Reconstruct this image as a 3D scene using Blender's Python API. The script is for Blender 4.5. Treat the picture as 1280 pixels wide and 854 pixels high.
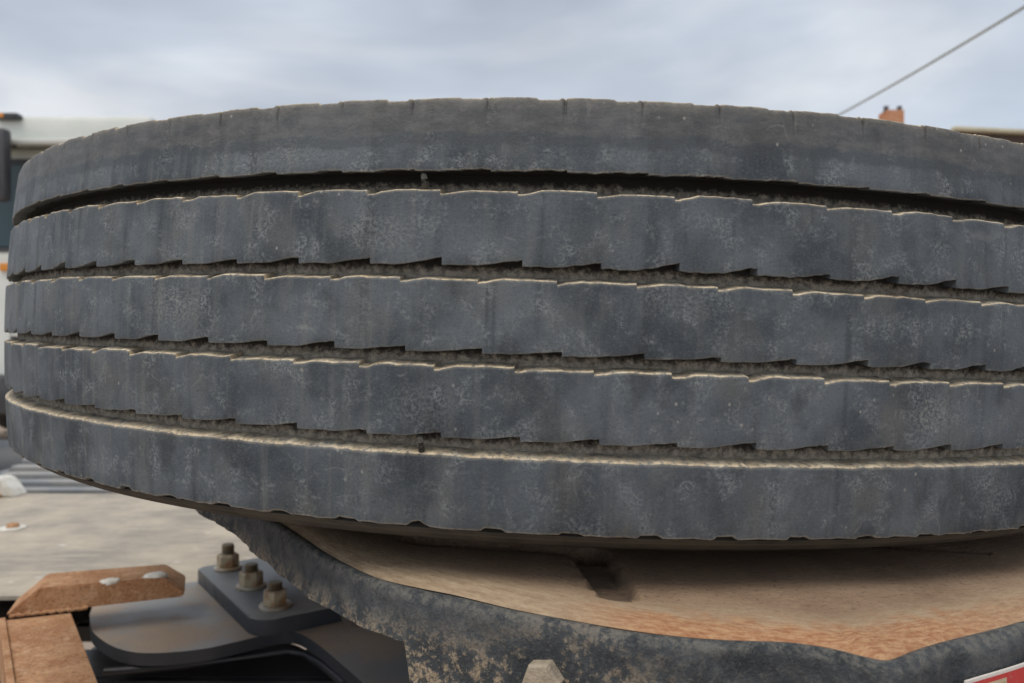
import bpy, bmesh, math, random
import numpy as np
from mathutils import Vector, Matrix
random.seed(7); RNG = np.random.RandomState(11)
S = bpy.context.scene
COL = S.collection
for o in list(bpy.data.objects): bpy.data.objects.remove(o)
R_ = math.radians

# ------------------------------------------------------------------ camera
HC = 1.20                      # eye height above the yard
FPX = 979.6                    # focal length in pixels of the 1280 px wide photograph
cd = bpy.data.cameras.new('camera'); cam = bpy.data.objects.new('camera', cd); COL.objects.link(cam)
cam.location = (0, 0, HC); cam.rotation_euler = (R_(90), 0, 0)
cd.sensor_width = 36; cd.lens = FPX / 1280 * 36; cd.clip_start = .01; cd.clip_end = 3000
cd.dof.use_dof = True; cd.dof.focus_distance = .40; cd.dof.aperture_fstop = 12.5
S.camera = cam

# ------------------------------------------------------------------ sky, sun, exposure
SUN_EL, SUN_AZ = 66, 218       # degrees; azimuth counted from +Y (view direction) clockwise
w = bpy.data.worlds.new('World'); S.world = w; w.use_nodes = True
nt = w.node_tree; nt.nodes.clear()
def N(t, typ, **kw):
    n = t.nodes.new(typ)
    for k, v in kw.items():
        if k.startswith('in_'):
            key = k[3:]; n.inputs[int(key) if key.isdigit() else key].default_value = v
        else: setattr(n, k, v)
    return n
def L(t, a, b): t.links.new(a, b)
sky = N(nt, 'ShaderNodeTexSky', sky_type='NISHITA', sun_disc=False, sun_elevation=R_(SUN_EL), sun_rotation=R_(SUN_AZ))
skb = N(nt, 'ShaderNodeVectorMath', operation='SCALE'); skb.inputs['Scale'].default_value = .09
L(nt, sky.outputs[0], skb.inputs[0])
tc = N(nt, 'ShaderNodeTexCoord')
mp = N(nt, 'ShaderNodeMapping'); mp.inputs['Scale'].default_value = (1.0, 1.0, 3.2); mp.inputs['Location'].default_value = (.35, 0, .1)
L(nt, tc.outputs['Generated'], mp.inputs['Vector'])
n1 = N(nt, 'ShaderNodeTexNoise', in_Scale=1.7, in_Detail=5.0, in_Roughness=.5, in_Distortion=.4)
L(nt, mp.outputs[0], n1.inputs['Vector'])
cr = N(nt, 'ShaderNodeValToRGB')
cr.color_ramp.elements[0].position = .34; cr.color_ramp.elements[0].color = (.43, .49, .585, 1)
cr.color_ramp.elements[1].position = .66; cr.color_ramp.elements[1].color = (.78, .80, .83, 1)
e = cr.color_ramp.elements.new(.5); e.color = (.56, .61, .69, 1)
L(nt, n1.outputs['Fac'], cr.inputs[0])
n2 = N(nt, 'ShaderNodeTexNoise', in_Scale=3.0, in_Detail=3.0)
mp2 = N(nt, 'ShaderNodeMapping'); mp2.inputs['Scale'].default_value = (1, 1, 2.5); mp2.inputs['Location'].default_value = (4.1, 2, .7)
L(nt, tc.outputs['Generated'], mp2.inputs['Vector']); L(nt, mp2.outputs[0], n2.inputs['Vector'])
cr2 = N(nt, 'ShaderNodeValToRGB')
cr2.color_ramp.elements[0].position = .35; cr2.color_ramp.elements[0].color = (.84, .84, .84, 1)
cr2.color_ramp.elements[1].position = .7; cr2.color_ramp.elements[1].color = (1.12, 1.12, 1.1, 1)
L(nt, n2.outputs['Fac'], cr2.inputs[0])
mul = N(nt, 'ShaderNodeMix', data_type='RGBA', blend_type='MULTIPLY', in_0=1.0)
L(nt, cr.outputs[0], mul.inputs[6]); L(nt, cr2.outputs[0], mul.inputs[7])
mixs = N(nt, 'ShaderNodeMix', data_type='RGBA', in_0=.86)     # thin gap of clear sky behind the cloud sheet
L(nt, skb.outputs[0], mixs.inputs[6]); L(nt, mul.outputs[2], mixs.inputs[7])
bg = N(nt, 'ShaderNodeBackground', in_Strength=1.0); L(nt, mixs.outputs[2], bg.inputs[0])
ow = N(nt, 'ShaderNodeOutputWorld'); L(nt, bg.outputs[0], ow.inputs[0])

sd = bpy.data.lights.new('sun', 'SUN'); so = bpy.data.objects.new('sun', sd); COL.objects.link(so)
sd.energy = 1.5; sd.angle = R_(44); sd.color = (1, .92, .80)
az, el = R_(SUN_AZ), R_(SUN_EL)
sdir = Vector((math.sin(az) * math.cos(el), math.cos(az) * math.cos(el), math.sin(el)))
so.rotation_euler = (-sdir).to_track_quat('-Z', 'Y').to_euler(); so.location = (0, 0, 30)
S.view_settings.view_transform = 'Standard'; S.view_settings.look = 'None'
S.view_settings.exposure = 0.2; S.view_settings.gamma = 1.0
S.render.engine = 'CYCLES'

# ------------------------------------------------------------------ helpers
def tag(o, label=None, cat=None, group=None, kind=None):
    if label: o['label'] = label
    if cat: o['category'] = cat
    if group: o['group'] = group
    if kind: o['kind'] = kind
    return o
def empty(name, loc=(0, 0, 0), rot=None, label=None, cat=None, group=None):
    o = bpy.data.objects.new(name, None); COL.objects.link(o); o.location = loc; o.empty_display_size = .05
    if rot is not None: o.rotation_euler = rot
    return tag(o, label, cat, group)
def link(name, me, mat, parent=None):
    o = bpy.data.objects.new(name, me); COL.objects.link(o)
    if mat is not None and not me.materials: me.materials.append(mat)
    if parent is not None: o.parent = parent
    return o
def mesh_of(bm, name, smooth=None):
    me = bpy.data.meshes.new(name); bmesh.ops.recalc_face_normals(bm, faces=bm.faces); bm.to_mesh(me); bm.free()
    if smooth is not None:
        for p in me.polygons: p.use_smooth = True
        me.set_sharp_from_angle(angle=R_(smooth))
    return me
def part(name, bm, mat, parent=None, smooth=None):
    return link(name, mesh_of(bm, name, smooth), mat, parent)
def box(bm, c, s, rz=0, rx=0, ry=0, bev=0):
    M = Matrix.Translation(c) @ Matrix.Rotation(rz, 4, 'Z') @ Matrix.Rotation(ry, 4, 'Y') @ Matrix.Rotation(rx, 4, 'X') @ Matrix.Diagonal((s[0], s[1], s[2], 1))
    r = bmesh.ops.create_cube(bm, size=1, matrix=M)
    if bev:
        ed = list({e for v in r['verts'] for e in v.link_edges})
        bmesh.ops.bevel(bm, geom=ed, offset=bev, segments=2, affect='EDGES', profile=.5)
    return bm
def bx(c, s, **k): return box(bmesh.new(), c, s, **k)
def lathe(bm, prof, n=32, M=None, caps=True):
    rings = []
    for r, z in prof:
        ring = []
        for i in range(n):
            a = 2 * math.pi * i / n; v = Vector((r * math.cos(a), r * math.sin(a), z))
            ring.append(bm.verts.new(M @ v if M else v))
        rings.append(ring)
    for a, b in zip(rings, rings[1:]):
        for i in range(n): bm.faces.new((a[i], a[(i + 1) % n], b[(i + 1) % n], b[i]))
    if caps:
        bm.faces.new(rings[0][::-1]); bm.faces.new(rings[-1])
    return bm
def axis(p0, p1):
    d = (Vector(p1) - Vector(p0)); return Matrix.Translation(p0) @ d.to_track_quat('Z', 'Y').to_matrix().to_4x4(), d.length
def tube(bm, pts, rad, n=8):
    pts = [Vector(p) for p in pts]; rings = []
    for i, p in enumerate(pts):
        d = (pts[min(i + 1, len(pts) - 1)] - pts[max(i - 1, 0)]).normalized()
        q = d.to_track_quat('Z', 'Y').to_matrix(); rr = rad(i / (len(pts) - 1)) if callable(rad) else rad
        rings.append([bm.verts.new(p + q @ Vector((rr * math.cos(2 * math.pi * k / n), rr * math.sin(2 * math.pi * k / n), 0))) for k in range(n)])
    for a, b in zip(rings, rings[1:]):
        for k in range(n): bm.faces.new((a[k], a[(k + 1) % n], b[(k + 1) % n], b[k]))
    bm.faces.new(rings[0][::-1]); bm.faces.new(rings[-1])
    return bm
def prism(bm, poly, z0, z1, bev=0):
    """closed plan polygon (x, y) extruded between two heights"""
    lo = [bm.verts.new((x, y, z0)) for x, y in poly]; hi = [bm.verts.new((x, y, z1)) for x, y in poly]
    n = len(poly); fs = [bm.faces.new(lo[::-1]), bm.faces.new(hi)]
    for i in range(n): bm.faces.new((lo[i], lo[(i + 1) % n], hi[(i + 1) % n], hi[i]))
    if bev:
        bmesh.ops.bevel(bm, geom=list(fs[1].edges), offset=bev, segments=2, affect='EDGES', profile=.5)
    return bm
def roundpoly(pts, rads, seg=6):
    out = []; n = len(pts)
    for i in range(n):
        p = Vector(pts[i]); a = Vector(pts[i - 1]) - p; b = Vector(pts[(i + 1) % n]) - p; r = rads[i] if isinstance(rads, (list, tuple)) else rads
        if r <= 0: out.append(tuple(p)); continue
        r = min(r, a.length * .45, b.length * .45); A = p + a.normalized() * r; B = p + b.normalized() * r
        for k in range(seg + 1):
            t = k / seg; q = A * (1 - t) ** 2 + p * 2 * t * (1 - t) + B * t * t; out.append((q.x, q.y))
    return out
def at(px, py, he):
    """photograph pixel -> point on the level 'he' metres below the eye"""
    d = he * FPX / (py - 427.0); return ((px - 640) / FPX * d, d)
def atd(px, py, d):
    return Vector(((px - 640) / FPX * d, d, HC + (427 - py) / FPX * d))

# ------------------------------------------------------------------ materials
def mat(name, rough=.6, metal=0.0):
    m = bpy.data.materials.new(name); m.use_nodes = True; t = m.node_tree
    b = t.nodes['Principled BSDF']; b.inputs['Roughness'].default_value = rough; b.inputs['Metallic'].default_value = metal
    return m, t, b
def coords(t, kind='Object', scale=(1, 1, 1), loc=(0, 0, 0)):
    if kind == 'UV':
        c = N(t, 'ShaderNodeUVMap'); c.uv_map = 'UVMap'; src = c.outputs[0]
    else: src = N(t, 'ShaderNodeTexCoord').outputs[kind]
    m = N(t, 'ShaderNodeMapping'); m.inputs['Scale'].default_value = scale; m.inputs['Location'].default_value = loc
    L(t, src, m.inputs['Vector']); return m.outputs[0]
def noise(t, vec, scale, detail=4, rough=.55, dist=0):
    n = N(t, 'ShaderNodeTexNoise', in_Scale=scale, in_Detail=detail, in_Roughness=rough, in_Distortion=dist); L(t, vec, n.inputs['Vector']); return n.outputs['Fac']
def ramp(t, fac, a, b, lo=0.0, hi=1.0):
    m = N(t, 'ShaderNodeMapRange', interpolation_type='SMOOTHSTEP', clamp=True); m.inputs[1].default_value = a; m.inputs[2].default_value = b
    m.inputs[3].default_value = lo; m.inputs[4].default_value = hi; L(t, fac, m.inputs[0]); return m.outputs[0]
def mixc(t, fac, a, b, mode='MIX'):
    m = N(t, 'ShaderNodeMix', data_type='RGBA', blend_type=mode)
    for sck, v in ((0, fac), (6, a), (7, b)):
        if isinstance(v, (int, float)): m.inputs[sck].default_value = v
        elif isinstance(v, tuple): m.inputs[sck].default_value = (*v, 1) if len(v) == 3 else v
        else: L(t, v, m.inputs[sck])
    return m.outputs[2]
def mth(t, op, a, b=0.0, clamp=False):
    m = N(t, 'ShaderNodeMath', operation=op, use_clamp=clamp)
    for i, v in enumerate((a, b)):
        if isinstance(v, (int, float)): m.inputs[i].default_value = v
        else: L(t, v, m.inputs[i])
    return m.outputs[0]
def bump(t, b, h, strength=.3, dist=.001, prev=None):
    n = N(t, 'ShaderNodeBump', in_Strength=strength, in_Distance=dist); L(t, h, n.inputs['Height'])
    if prev is not None: L(t, prev, n.inputs['Normal'])
    L(t, n.outputs[0], b.inputs['Normal']); return n.outputs[0]
def simple(name, c1, c2, scale=8, rough=.6, metal=0.0, bs=.15, bd=.002, detail=5, lo=.35, hi=.65, sc=(1, 1, 1)):
    m, t, b = mat(name, rough, metal); v = coords(t, scale=sc)
    n = noise(t, v, scale, detail); L(t, mixc(t, ramp(t, n, lo, hi), c1, c2), b.inputs['Base Color'])
    n2 = noise(t, v, scale * 7, 3); bump(t, b, n2, bs, bd)
    L(t, ramp(t, n, .3, .7, max(.05, rough - .12), min(1, rough + .12)), b.inputs['Roughness']); return m

def rubber():
    m, t, b = mat('weathered_rubber', .62)
    uv = coords(t, 'UV'); 
    big = noise(t, uv, 16, 5, .6); mid = noise(t, uv, 70, 5, .65, .3); fine = noise(t, uv, 560, 5, .78)
    grain = noise(t, uv, 1500, 3, .7)
    strk = noise(t, coords(t, 'UV', (150, 9, 1)), 1, 4, .6)
    col = mixc(t, ramp(t, big, .32, .68), (.034, .046, .060), (.122, .144, .166))
    col = mixc(t, ramp(t, noise(t, coords(t, 'UV', (1, .8, 1), (11, 4, 0)), 27, 4, .6), .48, .72, 0, .6), col, (.130, .132, .120))
    sx_ = N(t, 'ShaderNodeSeparateXYZ'); L(t, uv, sx_.inputs[0])
    col = mixc(t, mth(t, 'MULTIPLY', ramp(t, strk, .46, .70), ramp(t, sx_.outputs[0], .02, -.22, .22, .55)), col, (.165, .172, .165))
    col = mixc(t, mth(t, 'MULTIPLY', ramp(t, noise(t, coords(t, 'UV', (95, 5, 1), (7, 3, 0)), 1, 3, .6), .55, .72), .6), col, (.030, .038, .046))
    patch = mth(t, 'MULTIPLY', ramp(t, mid, .46, .68), ramp(t, fine, .42, .60))
    col = mixc(t, mth(t, 'MULTIPLY', patch, .85), col, (.245, .268, .275))
    sepp = N(t, 'ShaderNodeSeparateXYZ'); L(t, uv, sepp.inputs[0])
    for (u0, v0, ru, rv, am) in ((.162, -.020, .016, .013, .75), (-.232, .022, .026, .014, .6), (-.115, .058, .022, .011, .5), (.03, .03, .03, .012, .3), (-.17, .098, .03, .010, .35), (.20, -.055, .03, .012, .3), (-.09, -.022, .022, .012, .3)):
        du = mth(t, 'POWER', mth(t, 'DIVIDE', mth(t, 'SUBTRACT', sepp.outputs[0], u0), ru), 2); dv = mth(t, 'POWER', mth(t, 'DIVIDE', mth(t, 'SUBTRACT', sepp.outputs[1], v0), rv), 2)
        k_ = mth(t, 'MULTIPLY', ramp(t, mth(t, 'ADD', mth(t, 'ADD', du, dv), mth(t, 'MULTIPLY', mid, 1.6)), 2.1, .5), ramp(t, fine, .42, .6))
        col = mixc(t, mth(t, 'MULTIPLY', k_, am), col, (.30, .315, .30))
    dark = ramp(t, noise(t, coords(t, 'UV', (1, .55, 1), (3.1, 1.7, 0)), 38, 4, .6), .53, .70)
    col = mixc(t, mth(t, 'MULTIPLY', dark, .6), col, (.026, .033, .041))
    col = mixc(t, ramp(t, noise(t, coords(t, 'UV', (1, 1, 1), (6, 1, 0)), 800, 4, .8), .50, .68, 0, .36), col, (.20, .215, .215))
    col = mixc(t, ramp(t, noise(t, coords(t, 'UV', (1, 1, 1), (2, 2, 0)), 650, 4, .8), .52, .68, 0, .5), col, (.025, .030, .035))
    # shoulder band of the top rib: brownish scrubbed strip above a darker wavy band
    sep = N(t, 'ShaderNodeSeparateXYZ'); L(t, uv, sep.inputs[0]); v = sep.outputs[1]
    wv = mth(t, 'MULTIPLY', mth(t, 'SUBTRACT', noise(t, coords(t, 'UV', (1, .25, 1), (9, 0, 0)), 45, 6, .7), .5), .014)
    vv = mth(t, 'ADD', v, wv)
    band = mth(t, 'MULTIPLY', ramp(t, vv, .1000, .1022), ramp(t, vv, .1085, .1058))
    up = ramp(t, vv, .1058, .1085)
    col = mixc(t, mth(t, 'MULTIPLY', band, .55), col, (.052, .059, .066))
    upc = mixc(t, ramp(t, noise(t, coords(t, 'UV', (70, 150, 1), (4, 0, 0)), 1, 6, .72), .36, .70), (.070, .069, .066), (.155, .150, .140))
    col = mixc(t, mth(t, 'MULTIPLY', up, .62), col, upc)
    # pale specks and scratches
    vo = N(t, 'ShaderNodeTexVoronoi', in_Scale=150.0, in_Randomness=1.0); L(t, coords(t, 'UV', (1, .8, 1)), vo.inputs['Vector'])
    spk = mth(t, 'MULTIPLY', ramp(t, vo.outputs['Distance'], .15, .05), ramp(t, noise(t, coords(t, 'UV', (1, 1, 1), (5, 5, 0)), 30, 2), .56, .62))
    col = mixc(t, mth(t, 'MULTIPLY', spk, .55), col, (.42, .41, .38))
    vw = coords(t, 'UV', (1, 1, 1)); 
    dn = N(t, 'ShaderNodeTexNoise', in_Scale=60.0, in_Detail=2.0); L(t, vw, dn.inputs['Vector'])
    dsp = N(t, 'ShaderNodeVectorMath', operation='MULTIPLY_ADD'); L(t, dn.outputs['Color'], dsp.inputs[0]); dsp.inputs[1].default_value = (.02, .02, 0); L(t, vw, dsp.inputs[2])
    v2 = N(t, 'ShaderNodeTexVoronoi', feature='DISTANCE_TO_EDGE', in_Scale=26.0); L(t, dsp.outputs[0], v2.inputs['Vector'])
    scr = mth(t, 'MULTIPLY', ramp(t, v2.outputs['Distance'], .022, .006), ramp(t, noise(t, coords(t, 'UV', (1, 1, 1), (1, 8, 0)), 34, 2), .58, .66))
    col = mixc(t, mth(t, 'MULTIPLY', scr, .22), col, (.26, .26, .25))
    # road dust caught on ledges and in the grooves
    at_ = N(t, 'ShaderNodeAttribute', attribute_name='dust_shade')
    dm = mth(t, 'MULTIPLY', at_.outputs['Fac'], mth(t, 'MULTIPLY', ramp(t, noise(t, uv, 330, 4, .7), .34, .56, .25, 1.0), ramp(t, noise(t, uv, 42, 3, .6), .30, .50, .5, 1.0)))
    dcol = mixc(t, ramp(t, mid, .3, .7), (.54, .42, .27), (.80, .67, .47))
    col = mixc(t, mth(t, 'MINIMUM', dm, 1.0), col, dcol)
    L(t, col, b.inputs['Base Color'])
    L(t, ramp(t, mid, .3, .7, .5, .72), b.inputs['Roughness'])
    hgt = mth(t, 'ADD', mth(t, 'MULTIPLY', fine, .7), mth(t, 'MULTIPLY', grain, .3))
    bump(t, b, mth(t, 'SUBTRACT', hgt, mth(t, 'MULTIPLY', scr, .25)), .55, .0007)
    return m
M_RUB = rubber()

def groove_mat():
    m, t, b = mat('dusty_shaded_groove_rubber', .9); uv = coords(t, 'UV')
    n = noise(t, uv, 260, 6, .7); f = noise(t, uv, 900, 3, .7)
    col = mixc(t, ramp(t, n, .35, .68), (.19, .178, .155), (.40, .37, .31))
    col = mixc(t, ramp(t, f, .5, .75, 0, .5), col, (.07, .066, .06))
    at_ = N(t, 'ShaderNodeAttribute', attribute_name='dust_shade').outputs['Fac']
    k_ = ramp(t, mth(t, 'ADD', at_, mth(t, 'MULTIPLY', mth(t, 'SUBTRACT', n, .5), 1.1)), .22, .75); col = mixc(t, k_, (.022, .022, .021), col)  # black upper part of each groove is shade painted in, dust below
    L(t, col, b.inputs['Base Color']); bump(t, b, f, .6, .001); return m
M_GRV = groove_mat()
def sidewall_mat():
    m, t, b = mat('sidewall_rubber', .75); v = coords(t)
    sp = N(t, 'ShaderNodeSeparateXYZ'); L(t, v, sp.inputs[0])
    rad = mth(t, 'SQRT', mth(t, 'ADD', mth(t, 'POWER', sp.outputs[0], 2), mth(t, 'POWER', sp.outputs[1], 2)))
    cv = N(t, 'ShaderNodeCombineXYZ'); L(t, mth(t, 'MULTIPLY', rad, 260), cv.inputs[0]); L(t, mth(t, 'MULTIPLY', sp.outputs[2], 260), cv.inputs[1])
    ln = noise(t, cv.outputs[0], 1, 2); n = noise(t, v, 60, 5)
    col = mixc(t, ramp(t, n, .3, .7), (.035, .034, .03), (.075, .07, .058)); col = mixc(t, ramp(t, ln, .5, .6, 0, .6), col, (.10, .094, .075))
    L(t, col, b.inputs['Base Color']); bump(t, b, ln, .5, .001); return m
M_SIDE = sidewall_mat()

def plate_top_mat():
    m, t, b = mat('dusty_worn_steel', .85); v = coords(t)
    ed = N(t, 'ShaderNodeAttribute', attribute_name='edge').outputs['Fac']      # metres from the outline
    rd = N(t, 'ShaderNodeAttribute', attribute_name='red').outputs['Fac']
    al = N(t, 'ShaderNodeAttribute', attribute_name='along').outputs['Fac']
    cv = N(t, 'ShaderNodeCombineXYZ'); L(t, al, cv.inputs[0]); L(t, mth(t, 'MULTIPLY', ed, 3.2), cv.inputs[1])
    st = noise(t, cv.outputs[0], 70, 7, .75); n = noise(t, v, 22, 5, .6); f = noise(t, v, 350, 4, .7); g = noise(t, v, 90, 4, .6)
    col = mixc(t, ramp(t, n, .3, .7), (.26, .168, .105), (.36, .245, .158))
    col = mixc(t, ramp(t, g, .52, .72, 0, .5), col, (.40, .285, .185))
    col = mixc(t, ramp(t, f, .54, .64, 0, .55), col, (.12, .08, .05)); col = mixc(t, ramp(t, noise(t, v, 480, 5, .8), .56, .64, 0, .5), col, (.50, .37, .24))
    e2 = mth(t, 'ADD', ed, mth(t, 'MULTIPLY', mth(t, 'SUBTRACT', st, .5), .02))
    tan = ramp(t, e2, .040, .012); col = mixc(t, mth(t, 'MULTIPLY', tan, .8), col, mixc(t, ramp(t, st, .35, .65), (.36, .25, .155), (.56, .43, .285)))
    redm = mth(t, 'MULTIPLY', ramp(t, mth(t, 'ADD', e2, mth(t, 'MULTIPLY', mth(t, 'SUBTRACT', g, .5), .03)), .026, .004), rd)
    col = mixc(t, mth(t, 'MULTIPLY', redm, .85), col, mixc(t, ramp(t, noise(t, cv.outputs[0], 130, 6, .8), .38, .62), (.36, .13, .05), (.60, .35, .18)))
    gs = N(t, 'ShaderNodeAttribute', attribute_name='grease').outputs['Fac']; col = mixc(t, mth(t, 'MULTIPLY', gs, ramp(t, g, .3, .6, .25, .65)), col, (.07, .055, .042))
    fl = mth(t, 'MULTIPLY', ramp(t, noise(t, cv.outputs[0], 160, 5, .8), .60, .68), ramp(t, e2, .05, .01))
    col = mixc(t, mth(t, 'MULTIPLY', fl, .6), col, (.66, .55, .40))
    L(t, col, b.inputs['Base Color'])
    bump(t, b, mth(t, 'ADD', mth(t, 'MULTIPLY', f, .8), mth(t, 'MULTIPLY', st, 1.0)), .7, .0018); return m
M_TOP = plate_top_mat()
def skirt_mat():
    m, t, b = mat('black_cast_iron', .6); v = coords(t)
    dp = N(t, 'ShaderNodeAttribute', attribute_name='depth').outputs['Fac']; dirt = N(t, 'ShaderNodeAttribute', attribute_name='dirt').outputs['Fac']
    n = noise(t, v, 45, 6, .7); f = noise(t, v, 620, 5, .75, .3); g = noise(t, v, 230, 5, .75)
    col = mixc(t, ramp(t, n, .35, .65), (.030, .036, .043), (.085, .093, .100))
    col = mixc(t, ramp(t, f, .5, .68, 0, .6), col, (.135, .143, .138))
    pm = mth(t, 'MULTIPLY', ramp(t, mth(t, 'ADD', mth(t, 'MULTIPLY', n, .5), mth(t, 'MULTIPLY', g, .5)), .485, .545), mth(t, 'MULTIPLY', dirt, ramp(t, f, .36, .5, .3, 1.0)))
    col = mixc(t, mth(t, 'MULTIPLY', pm, .9), col, mixc(t, ramp(t, f, .4, .6), (.30, .22, .14), (.55, .44, .30)))
    lip = mth(t, 'MULTIPLY', ramp(t, dp, .006, .0015), ramp(t, g, .4, .6)); col = mixc(t, mth(t, 'MULTIPLY', lip, .6), col, (.24, .23, .20))
    L(t, col, b.inputs['Base Color']); L(t, ramp(t, f, .35, .65, .4, .75), b.inputs['Roughness'])
    bump(t, b, mth(t, 'ADD', mth(t, 'MULTIPLY', f, .7), g), .9, .0022); return m
M_SKIRT = skirt_mat()
def rust_mat():
    m, t, b = mat('rusty_steel', .9); v = coords(t, 'Object')
    n = noise(t, v, 26, 6, .7); f = noise(t, v, 300, 5, .8); g = noise(t, v, 620, 3, .7); p = noise(t, v, 70, 5, .7)
    col = mixc(t, ramp(t, n, .3, .7), (.36, .155, .062), (.58, .335, .18))
    col = mixc(t, ramp(t, p, .5, .68, 0, .6), col, (.66, .44, .27)); col = mixc(t, ramp(t, f, .48, .62, 0, .7), col, (.21, .088, .038)); col = mixc(t, ramp(t, g, .54, .66, 0, .5), col, (.72, .50, .31))
    L(t, col, b.inputs['Base Color']); bump(t, b, f, .3, .0006); return m
M_RUST = rust_mat()
def deck_mat():
    m, t, b = mat('dusty_grey_deck', .75); v = coords(t, 'Object')
    n = noise(t, v, 7, 5, .65); s = noise(t, coords(t, 'Object', (9, 55, 1)), 1, 4, .65); f = noise(t, v, 160, 3, .6)
    col = mixc(t, ramp(t, n, .3, .7), (.31, .275, .232), (.54, .465, .36)); col = mixc(t, ramp(t, s, .5, .72, 0, .7), col, (.56, .49, .38))
    sp = mth(t, 'MULTIPLY', ramp(t, noise(t, coords(t, 'Object', (30, 60, 1)), 1, 2, .5), .66, .72), ramp(t, n, .46, .56))
    col = mixc(t, mth(t, 'MULTIPLY', sp, .8), col, (.68, .64, .57)); col = mixc(t, ramp(t, f, .62, .75, 0, .4), col, (.12, .11, .10))
    L(t, col, b.inputs['Base Color']); bump(t, b, f, .25, .001); return m
M_DECK = deck_mat()
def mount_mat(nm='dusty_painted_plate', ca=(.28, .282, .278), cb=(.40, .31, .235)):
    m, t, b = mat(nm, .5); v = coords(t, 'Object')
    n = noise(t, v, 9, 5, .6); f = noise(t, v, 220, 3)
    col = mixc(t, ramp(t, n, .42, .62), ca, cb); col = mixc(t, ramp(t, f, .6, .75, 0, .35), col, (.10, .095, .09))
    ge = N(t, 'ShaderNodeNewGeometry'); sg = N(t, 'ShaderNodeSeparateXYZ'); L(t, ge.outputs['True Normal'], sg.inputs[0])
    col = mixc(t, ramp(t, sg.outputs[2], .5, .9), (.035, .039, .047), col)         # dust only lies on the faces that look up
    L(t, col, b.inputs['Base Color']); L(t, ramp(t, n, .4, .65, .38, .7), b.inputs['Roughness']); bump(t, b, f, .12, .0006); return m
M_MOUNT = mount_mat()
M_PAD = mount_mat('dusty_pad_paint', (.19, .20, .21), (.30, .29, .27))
M_BLACK = simple('black_chassis_paint', (.012, .013, .016), (.032, .034, .038), 10, .4)
M_NUT = simple('rust_streaked_zinc', (.44, .37, .25), (.28, .16, .08), 45, .6, .1, lo=.42, hi=.6)
M_WASH = simple('dull_zinc_washer', (.52, .48, .40), (.36, .27, .18), 40, .5, .3)
M_STUD = simple('dirty_thread', (.16, .13, .08), (.27, .19, .11), 60, .6, .1)
M_WHITE = simple('chalky_white', (.78, .76, .70), (.62, .58, .5), 60, .8)
M_GROUND = simple('sandy_yard', (.34, .26, .20), (.44, .35, .275), 1.3, .95, bs=.4, bd=.02, detail=8)

# ------------------------------------------------------------------ the truck tyre
R0 = .515; NP = 88; PITCH = 2 * math.pi / NP
AX = Vector((.0358, .0033, .9994)).normalized()
UX = Vector((1, 0, -.0358)); UX = (UX - AX * UX.dot(AX)).normalized(); UY = AX.cross(UX)
CEN = Vector((.0473, .8736, HC - .0115))
TILT = Matrix((UX, UY, AX)).transposed()
Z_PLATE = -.107
def crown(h): return R0 - .5 * (h - .02) ** 2
def fr_noise(seed, freqs, amps):
    r = np.random.RandomState(seed); ph = r.rand(64) * 6.28
    def f(th):
        o = np.zeros_like(th)
        for i, (fq, a) in enumerate(zip(freqs, amps)): o = o + a * np.sin(th * round(fq) + ph[i]) * np.sin(th * round(fq * .37) + ph[i + 20])
        return o
    return f
def sstep(x): x = np.clip(x, 0, 1); return x * x * (3 - 2 * x)
def saw(th, phase, kind, seed):
    """one wear step per pitch; th is the angle, returns 0..1"""
    r = np.random.RandomState(seed); jit = r.uniform(-.0017, .0017, NP); am = r.uniform(.72, 1.25, NP)
    k = np.floor((th - phase) / PITCH).astype(int); 
    for _ in range(1):
        k = np.where(th - phase - k * PITCH - jit[k % NP] < 0, k - 1, k)
        k = np.where(th - phase - (k + 1) * PITCH - jit[(k + 1) % NP] >= 0, k + 1, k)
    t = (th - phase - k * PITCH) / PITCH; a = am[k % NP]
    return a * (sstep(t / .36) - .12 * t if kind == 'top' else .12 * t + sstep((t - .38) / .62))
def col_angles(phases, seeds, per=9, extra=()):
    th = [np.linspace(-math.pi, math.pi, NP * per, endpoint=False)]
    for ph, sdv in zip(phases, seeds):
        if ph is None: continue
        jit = np.random.RandomState(sdv).uniform(-.0017, .0017, NP)
        k = np.arange(-NP // 2 - 1, NP // 2 + 1); s = ph + k * PITCH + jit[k % NP]
        th += [s - .0011, s - .00012, s + .00012, s + .0014]
    for e_ in extra: th.append(e_)
    th = np.concatenate(th); th = (th + math.pi) % (2 * math.pi) - math.pi; th = np.unique(np.round(th, 6))
    return th
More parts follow.
